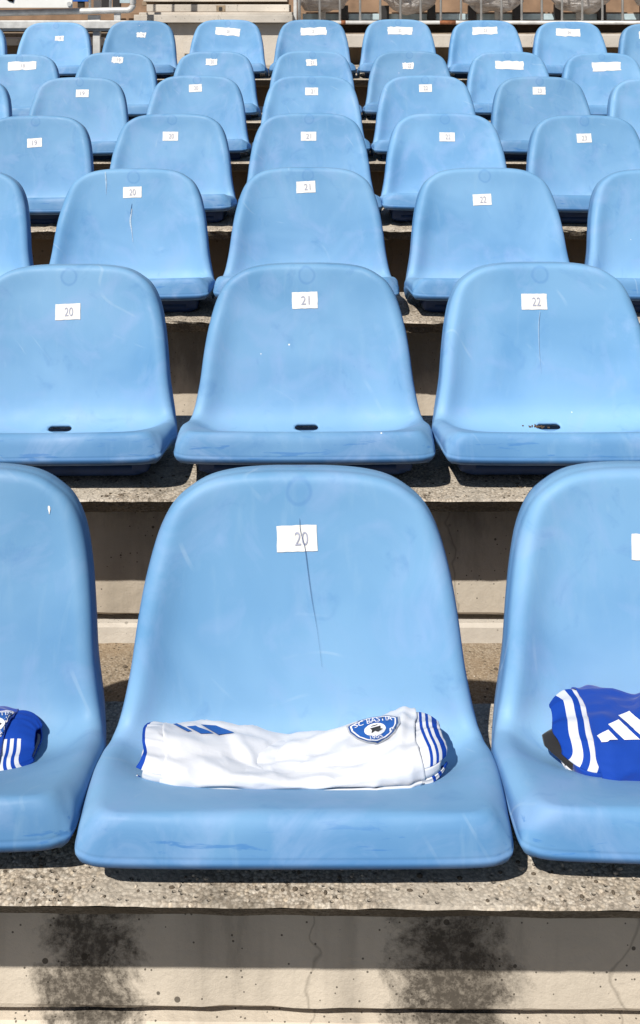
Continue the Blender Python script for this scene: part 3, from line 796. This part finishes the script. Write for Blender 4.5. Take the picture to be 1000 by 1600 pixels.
# ------------------------------------------------------------------ marks on single seats
c0 = seats[(0, 1)]
def streak(name, pts, wd, m, parent, off=0.0014):
    """a thin mark drawn on a seat back: pts are (x, s) with widths"""
    P = catmull(pts, 6); bm = bmesh.new(); A_, B_ = [], []
    for i, (x, q) in enumerate(P):
        t = i / (len(P) - 1); ww = wd * (0.25 + 0.75 * math.sin(math.pi * min(1, t * 1.15 + 0.08)) )
        A_.append(bm.verts.new(on_seat(x - ww / 2, q, off))); B_.append(bm.verts.new(on_seat(x + ww / 2, q, off)))
    for a, b, c, d in zip(A_, A_[1:], B_[1:], B_): bm.faces.new((a, b, c, d))
    return from_bm(name, bm, m, parent, True)
def sxy(root, px, py):
    Y = root.location.y - 0.03
    s0 = s_at_z((E - (py - HY) * Y / F) - root.location.z)
    Y = root.location.y + prof(s0)[0] + conc(s0) * 0 
    s0 = s_at_z((E - (py - HY) * Y / F) - root.location.z)
    return ((px - CX) * Y / F - root.location.x, s0)
streak('crack', [sxy(c0, x, y) for x, y in ((468, 808), (468.5, 816), (470, 830), (476, 852), (481, 890), (487, 935), (494, 975), (499, 1010), (503, 1043))], 0.0007, M['crack'], c0, 0.0030)
M['bird'] = mat_plain('white_dropping', (0.74, 0.75, 0.74), 0.8, 0, 90, 0.1)
M['run'] = mat_plain('chalky_run', (0.36, 0.47, 0.59), 0.8, 0, 300, 0.35)
M['scuff'] = mat_plain('pale_scuff', (0.30, 0.45, 0.62), 0.6, 0, 90, 0.15)
c2 = seats[(2, 1)]
streak('white_run', [sxy(c2, x, y) for x, y in ((206, 326), (203, 345), (205, 360), (207, 378))], 0.0045, M['run'], c2)
streak('dark_hairline', [sxy(c2, x, y) for x, y in ((206, 318), (204, 332), (203.5, 345))], 0.0016, M['crack'], c2)
streak('white_run', [sxy(c2, x, y) for x, y in ((165, 268), (166, 285), (166, 303))], 0.004, M['scuff'], c2)
cr_ = seats[(1, 2)]
streak('scuff_line', [sxy(cr_, x, y) for x, y in ((843, 486), (841, 510), (842, 545), (845, 582))], 0.0014, M['scuff'], cr_, 0.0034)
streak('white_drip', [sxy(seats[(0, 0)], x, y) for x, y in ((79, 788), (79.5, 794), (79.5, 801))], 0.0035, M['bird'], seats[(0, 0)])
bm = bmesh.new()
rr = random.Random(4)
for i in range(34):
    a = rr.gauss(0, 0.012); y0 = -0.262 + rr.gauss(0, 0.0035)
    bmesh.ops.create_icosphere(bm, subdivisions=1, radius=rr.uniform(0.0008, 0.002), matrix=Matrix.Translation((-0.063 + a, y0, -0.2495 + rr.uniform(0, 0.001))))
deb = from_bm('dirt_crumbs', bm, mat_plain('brown_dirt', (0.10, 0.065, 0.04), 0.9, 0, 200, 0.5), cr_); deb['kind'] = 'stuff'

# ------------------------------------------------------------------ behind the back row
def bx(name, px0, px1, py0, py1, Y, depth, m, parent=None, kind=None, bev=0.004):
    """box whose front face at depth Y spans the given picture rectangle"""
    a = W(px0, py0, Y); b = W(px1, py1, Y); bm = bmesh.new()
    c = Vector(((a.x + b.x) / 2, Y + depth / 2, (a.z + b.z) / 2)) if parent is None else Vector((0, 0, 0))
    add_box(bm, a.x, b.x, Y, Y + depth, b.z, a.z, bev)
    if parent is not None:
        for v in bm.verts: v.co -= parent.location
    o = from_bm(name, bm, m, parent)
    if kind: o['kind'] = kind
    return o
bx('rear_riser', -900, 1900, 60, 112, 7.05, 0.3, M['riser_brown'], kind='structure')
bx('rear_kerb', 446, 1900, 54.5, 74, 6.9, 0.36, M['white_conc'], kind='structure')
bx('rear_kerb', -900, 262, 60, 71, 6.9, 0.36, M['white_conc'], kind='structure')
bx('rear_tread', -900, 1900, 52.5, 62, 7.27, 1.6, M['floor'], kind='structure')
bx('rear_wall', -1300, 2300, -420, 60, 8.9, 0.3, M['tanwall'], kind='structure')
bx('rear_riser', -1000, 2000, 19, 32, 7.75, 0.6, M['tanwall'], kind='structure')
bx('rear_riser', -1000, 2000, 31, 60, 7.98, 0.37, M['tanwall'], kind='structure')
# aisle stair
st = empty('aisle_stair', W(335, 103, 7.1), 'pale concrete aisle stair rising between the two galvanised railings', 'stairs')
bx('step', 209, 457, 23, 35.5, 6.86, 0.5, M['white_conc'], st)
bx('step', 231, 456, 19, 23, 6.93, 0.42, M['white_conc'], st, bev=0.002)
bx('nib', 217, 229, 19.5, 23.2, 6.88, 0.2, M['white_conc'], st)
bx('wall', 262, 447, 36, 110, 6.93, 0.35, M['white_conc'], st)
bx('wall_block', 286, 301, 64, 84, 6.90, 0.02, M['white_conc'], st, bev=0.002)
bx('step', 229, 452, 7, 18.5, 7.3, 0.5, M['white_conc'], st)
bx('step', 224, 449, -14, 2.6, 7.62, 0.5, M['white_conc'], st)
bx('riser', 222, 449, 1, 9, 7.72, 0.4, M['riser_brown'], st)
bx('stain', 338, 352, 8.2, 18, 7.297, 0.01, M['floor'], st, bev=0)
bx('notch', 342, 347, 11, 16.5, 7.293, 0.01, M['black'], st, bev=0)
# right railing
rl = empty('guard_railing', W(465, 35, 7.0), 'galvanised railing of thin vertical bars right of the stair', 'railing')
def tube(name, pts, r, m, parent, n=12):
    bm = bmesh.new(); add_tube(bm, [Vector(p) - parent.location for p in pts], r, n); return from_bm(name, bm, m, parent, True)
YR = 7.15
tube('bottom_rail', [W(469, 35.0, YR), W(2300, 36, YR)], 0.0125, M['galv'], rl)
tube('top_rail', [W(466, -215, YR), W(2300, -215, YR)], 0.017, M['galv'], rl)
for k in range(60):
    x = 499.5 + 31.55 * k
    if x < 2300: tube('bar', [W(x, 34, YR), W(x, -215, YR)], 0.0078, M['galv'], rl, 8)
tube('post', [W(467.5, 60, YR), W(467, -215, YR)], 0.0115, M['galv'], rl)
bx('post', 458.6, 463.6, -215, 60, YR - 0.01, 0.03, M['galv'], rl, bev=0.002)
tube('rust_patch', [W(687, 35.1, YR), W(712, 35.1, YR)], 0.0133, M['rust'], rl)
tube('rust_patch', [W(533, 35.1, YR), W(540, 35.1, YR)], 0.0133, M['rust'], rl)
# left railing with its sign board
ll = empty('guard_railing', W(208, 16, 6.7), 'thick galvanised tube barrier with rounded corner left of the stair', 'railing')
corner = [W(-900, 42, 6.7), W(0, 20.5, 6.7), W(180, 16.2, 6.7)]
c_ = W(198, 6, 6.7); rad = 10 * 6.7 / F
arc = [Vector((c_.x + rad * math.sin(a), 6.7, c_.z - rad * math.cos(a))) for a in [i * math.pi / 2 / 8 for i in range(9)]]
tube('bottom_rail', corner + arc + [W(208.3, -215, 6.7)], 0.0195, M['galv'], ll, 16)
for x in (140.5, 172.5): tube('bar', [W(x, 17, 6.7), W(x, -215, 6.7)], 0.0085, M['galv'], ll, 8)
bx('stub', 137, 156, 23.5, 34, 6.72, 0.03, M['galv'], ll, bev=0.002)
bx('stub', 178, 188, 20, 34, 6.70, 0.03, M['galv'], ll, bev=0.002)
bx('stub', 146, 157, 0, 13, 6.95, 0.03, M['galv'], ll, bev=0.002)
bm_ = empty('support_beam', W(100, 40, 6.62), 'long pale steel beam under the left tube barrier', 'beam')
bx('flange', -900, 213, 32, 44.5, 6.62, 0.05, M['galv'], bm_)
bx('web', -900, 212, 44.5, 48.5, 6.64, 0.03, M['galv'], bm_, bev=0.001)
bx('post', 145, 156, 48.5, 90, 6.66, 0.04, M['galv'], bm_, bev=0.002)
bx('post', -60, -50, 48.5, 90, 6.66, 0.04, M['galv'], bm_, bev=0.002)
sg = empty('sign_board', W(50, 5, 6.62), 'white sign board with a red triangle on the left barrier', 'sign')
bx('panel', -300, 113, -190, 12.3, 6.62, 0.012, M['sign_white'], sg, bev=0.002)
bm = bmesh.new(); ps = [W(8, -3, 6.612), W(22, -6, 6.612), W(20.5, 3.4, 6.612), W(13, 1.2, 6.612)]
bm.faces.new([bm.verts.new(p - sg.location) for p in ps]); bmesh.ops.solidify(bm, geom=bm.faces[:], thickness=0.003)
from_bm('red_mark', bm, M['red'], sg)
bm = bmesh.new(); add_tube(bm, [W(108, 6, 6.622) - sg.location, W(108, 6, 6.606) - sg.location], 0.014, 16)
from_bm('bolt', bm, M['galv'], sg)
# bench frame carrying the wrapped seats
fr = empty('bench_frame', W(700, 26, 7.6), 'black brackets and pale blue boards behind the right railing', 'bench')
bxs = [538, 602, 674.5, 738, 808, 873, 941, 1008, 1075]
prev = 473
for x in bxs:
    bx('board', prev, x - 7, 21.5, 31, 7.6, 0.14, M['paleblue'], fr, bev=0.002)
    bx('bracket', x - 6, x + 6, 8 + rnd.uniform(-2, 2), 31, 7.56, 0.05, M['black'], fr, bev=0.003)
    prev = x + 7
for x in (505, 777, 904): bx('bolt_plate', x - 4, x + 4, 15, 31, 7.54, 0.01, M['galv'], fr, bev=0.002)
fl = empty('bench_frame', W(150, 10, 7.6), 'black bracket and blue board glimpsed behind the left barrier', 'bench')
bx('board', 112, 138, -8, 2.6, 7.55, 0.03, M['blueseat'], fl, bev=0.003)
bx('board', 187, 203, -6, 5, 7.55, 0.02, M['paleblue'], fl, bev=0.002)
bx('bracket', 121, 131, 2.4, 12, 7.56, 0.04, M['black'], fl)
bx('bracket', 156, 172, -12, 12, 7.56, 0.04, M['black'], fl)
bx('bracket', 176, 188, -12, 12, 7.56, 0.04, M['black'], fl)
def mat_wrap():
    t = NT('cloudy_plastic_sheet'); o = t.obj()
    c = t.mix(t.ramp(t.noise(t.mapping(o, (5, 5, 22)), 1.0, 5, 0.6, 1.0), [(0.35, 0.0), (0.7, 1.0)]), (0.50, 0.47, 0.45), (0.78, 0.77, 0.78))
    t.fin(c, 0.25, t.bump(t.noise(t.mapping(o, (9, 9, 40)), 1.0, 4, 0.6, 1.5), 0.8, 0.03), 0, 0.6)
    t.setv(t.b.inputs['Alpha'], t.ramp(t.noise(t.mapping(o, (7, 7, 16)), 1.0, 4, 0.6, 1.0), [(0.3, 0.55), (0.7, 0.95)]))
    return t.m
M['wrap'] = mat_wrap()
bags = [(503, 106), (641, 106), (770, 112), (905, 114), (1037, 110)]
blab = ['grey plastic wrapped blue seat nearest the stair railing post', 'plastic wrapped blue seat second from the stair', 'plastic wrapped blue seat third from the stair', 'plastic wrapped blue seat fourth from the stair', 'plastic wrapped seat cut by the right photo edge']
for i, (x, wpx) in enumerate(bags):
    Yb = 7.45; c = W(x, 20, Yb)
    t = empty('wrapped_seat', c, blab[i], 'wrapped seat', 'plastic wrapped seats behind the railing')
    hw = wpx / 2 * Yb / F
    def blob(name, rx, ry, rz, zc, m, seed, amp, nu=48, nv=24):
        bm = bmesh.new(); rows = []
        for v in range(nv + 1):
            ph = -math.pi / 2 + math.pi * v / nv; row = []
            for u in range(nu):
                a = 2 * math.pi * u / nu
                cx_, sx_ = math.cos(a), math.sin(a)
                cp = math.cos(ph) ** 0.7 if math.cos(ph) > 0 else 0
                p = Vector((rx * cp * math.copysign(abs(cx_) ** 0.8, cx_), ry * cp * math.copysign(abs(sx_) ** 0.8, sx_), rz * math.sin(ph)))
                d = 1 + amp * mnoise.fractal(Vector((p.x * 9 + seed, p.y * 5, p.z * 22)), 1, 2, 3)
                row.append(bm.verts.new(p * d + Vector((0, 0, zc))))
            rows.append(row)
        for a_, b_ in zip(rows, rows[1:]):
            for u in range(nu):
                try: bm.faces.new((a_[u], a_[(u + 1) % nu], b_[(u + 1) % nu], b_[u]))
                except ValueError: pass
        bmesh.ops.remove_doubles(bm, verts=bm.verts[:], dist=0.0005)
        return from_bm(name, bm, m, t, True)
    blob('plastic_wrap', hw, 0.2, 0.30, 0.30, M['wrap'], i * 7.1, 0.09)
    blob('seat_shell', hw * 0.8, 0.15, 0.22, 0.31, M['blueseat'], i * 3.3, 0.02)

# loose grit and chips lying on the foot treads and ledges
def grit(name, n, y0, y1, zf, m, seed, rmax):
    r = random.Random(seed); bm = bmesh.new()
    for _ in range(n):
        y = r.uniform(y0, y1); x = r.uniform(-0.5 * y - 0.2, 0.5 * y + 0.2); q = r.uniform(0.0012, rmax) * r.random() ** 0.5 + 0.0008
        g = bmesh.ops.create_icosphere(bm, subdivisions=1, radius=q, matrix=Matrix.Translation((x, y, zf(y) + q * 0.35)) @ Matrix.Diagonal((r.uniform(0.7, 1.6), r.uniform(0.7, 1.5), 0.6, 1)))
    o = from_bm(name, bm, m); o['kind'] = 'stuff'; return o
M['grit'] = mat_plain('pale_grit', (0.42, 0.37, 0.31), 0.9, 0, 120, 0.5)
M['gritd'] = mat_plain('dark_grit', (0.10, 0.08, 0.06), 0.9, 0, 120, 0.5)
for n in (1, 2):
    grit('grit', 420, NY[n - 1] + DEP[n - 1] + 0.01, NY[n] + 0.2, lambda y, n=n: FZ[n], M['grit'], n, 0.0035)
    grit('grit', 260, NY[n - 1] + DEP[n - 1] + 0.01, NY[n] + 0.2, lambda y, n=n: FZ[n], M['gritd'], n + 9, 0.003)
for n in (0, 1, 2):
    grit('grit', 260, NY[n] + 0.006, NY[n] + 0.12, lambda y, n=n: NZ[n] + RISE[n] * (y - NY[n]) / DEP[n], M['gritd'], n + 20, 0.0026)
    grit('grit', 260, NY[n] + 0.006, NY[n] + 0.12, lambda y, n=n: NZ[n] + RISE[n] * (y - NY[n]) / DEP[n], M['grit'], n + 30, 0.0026)
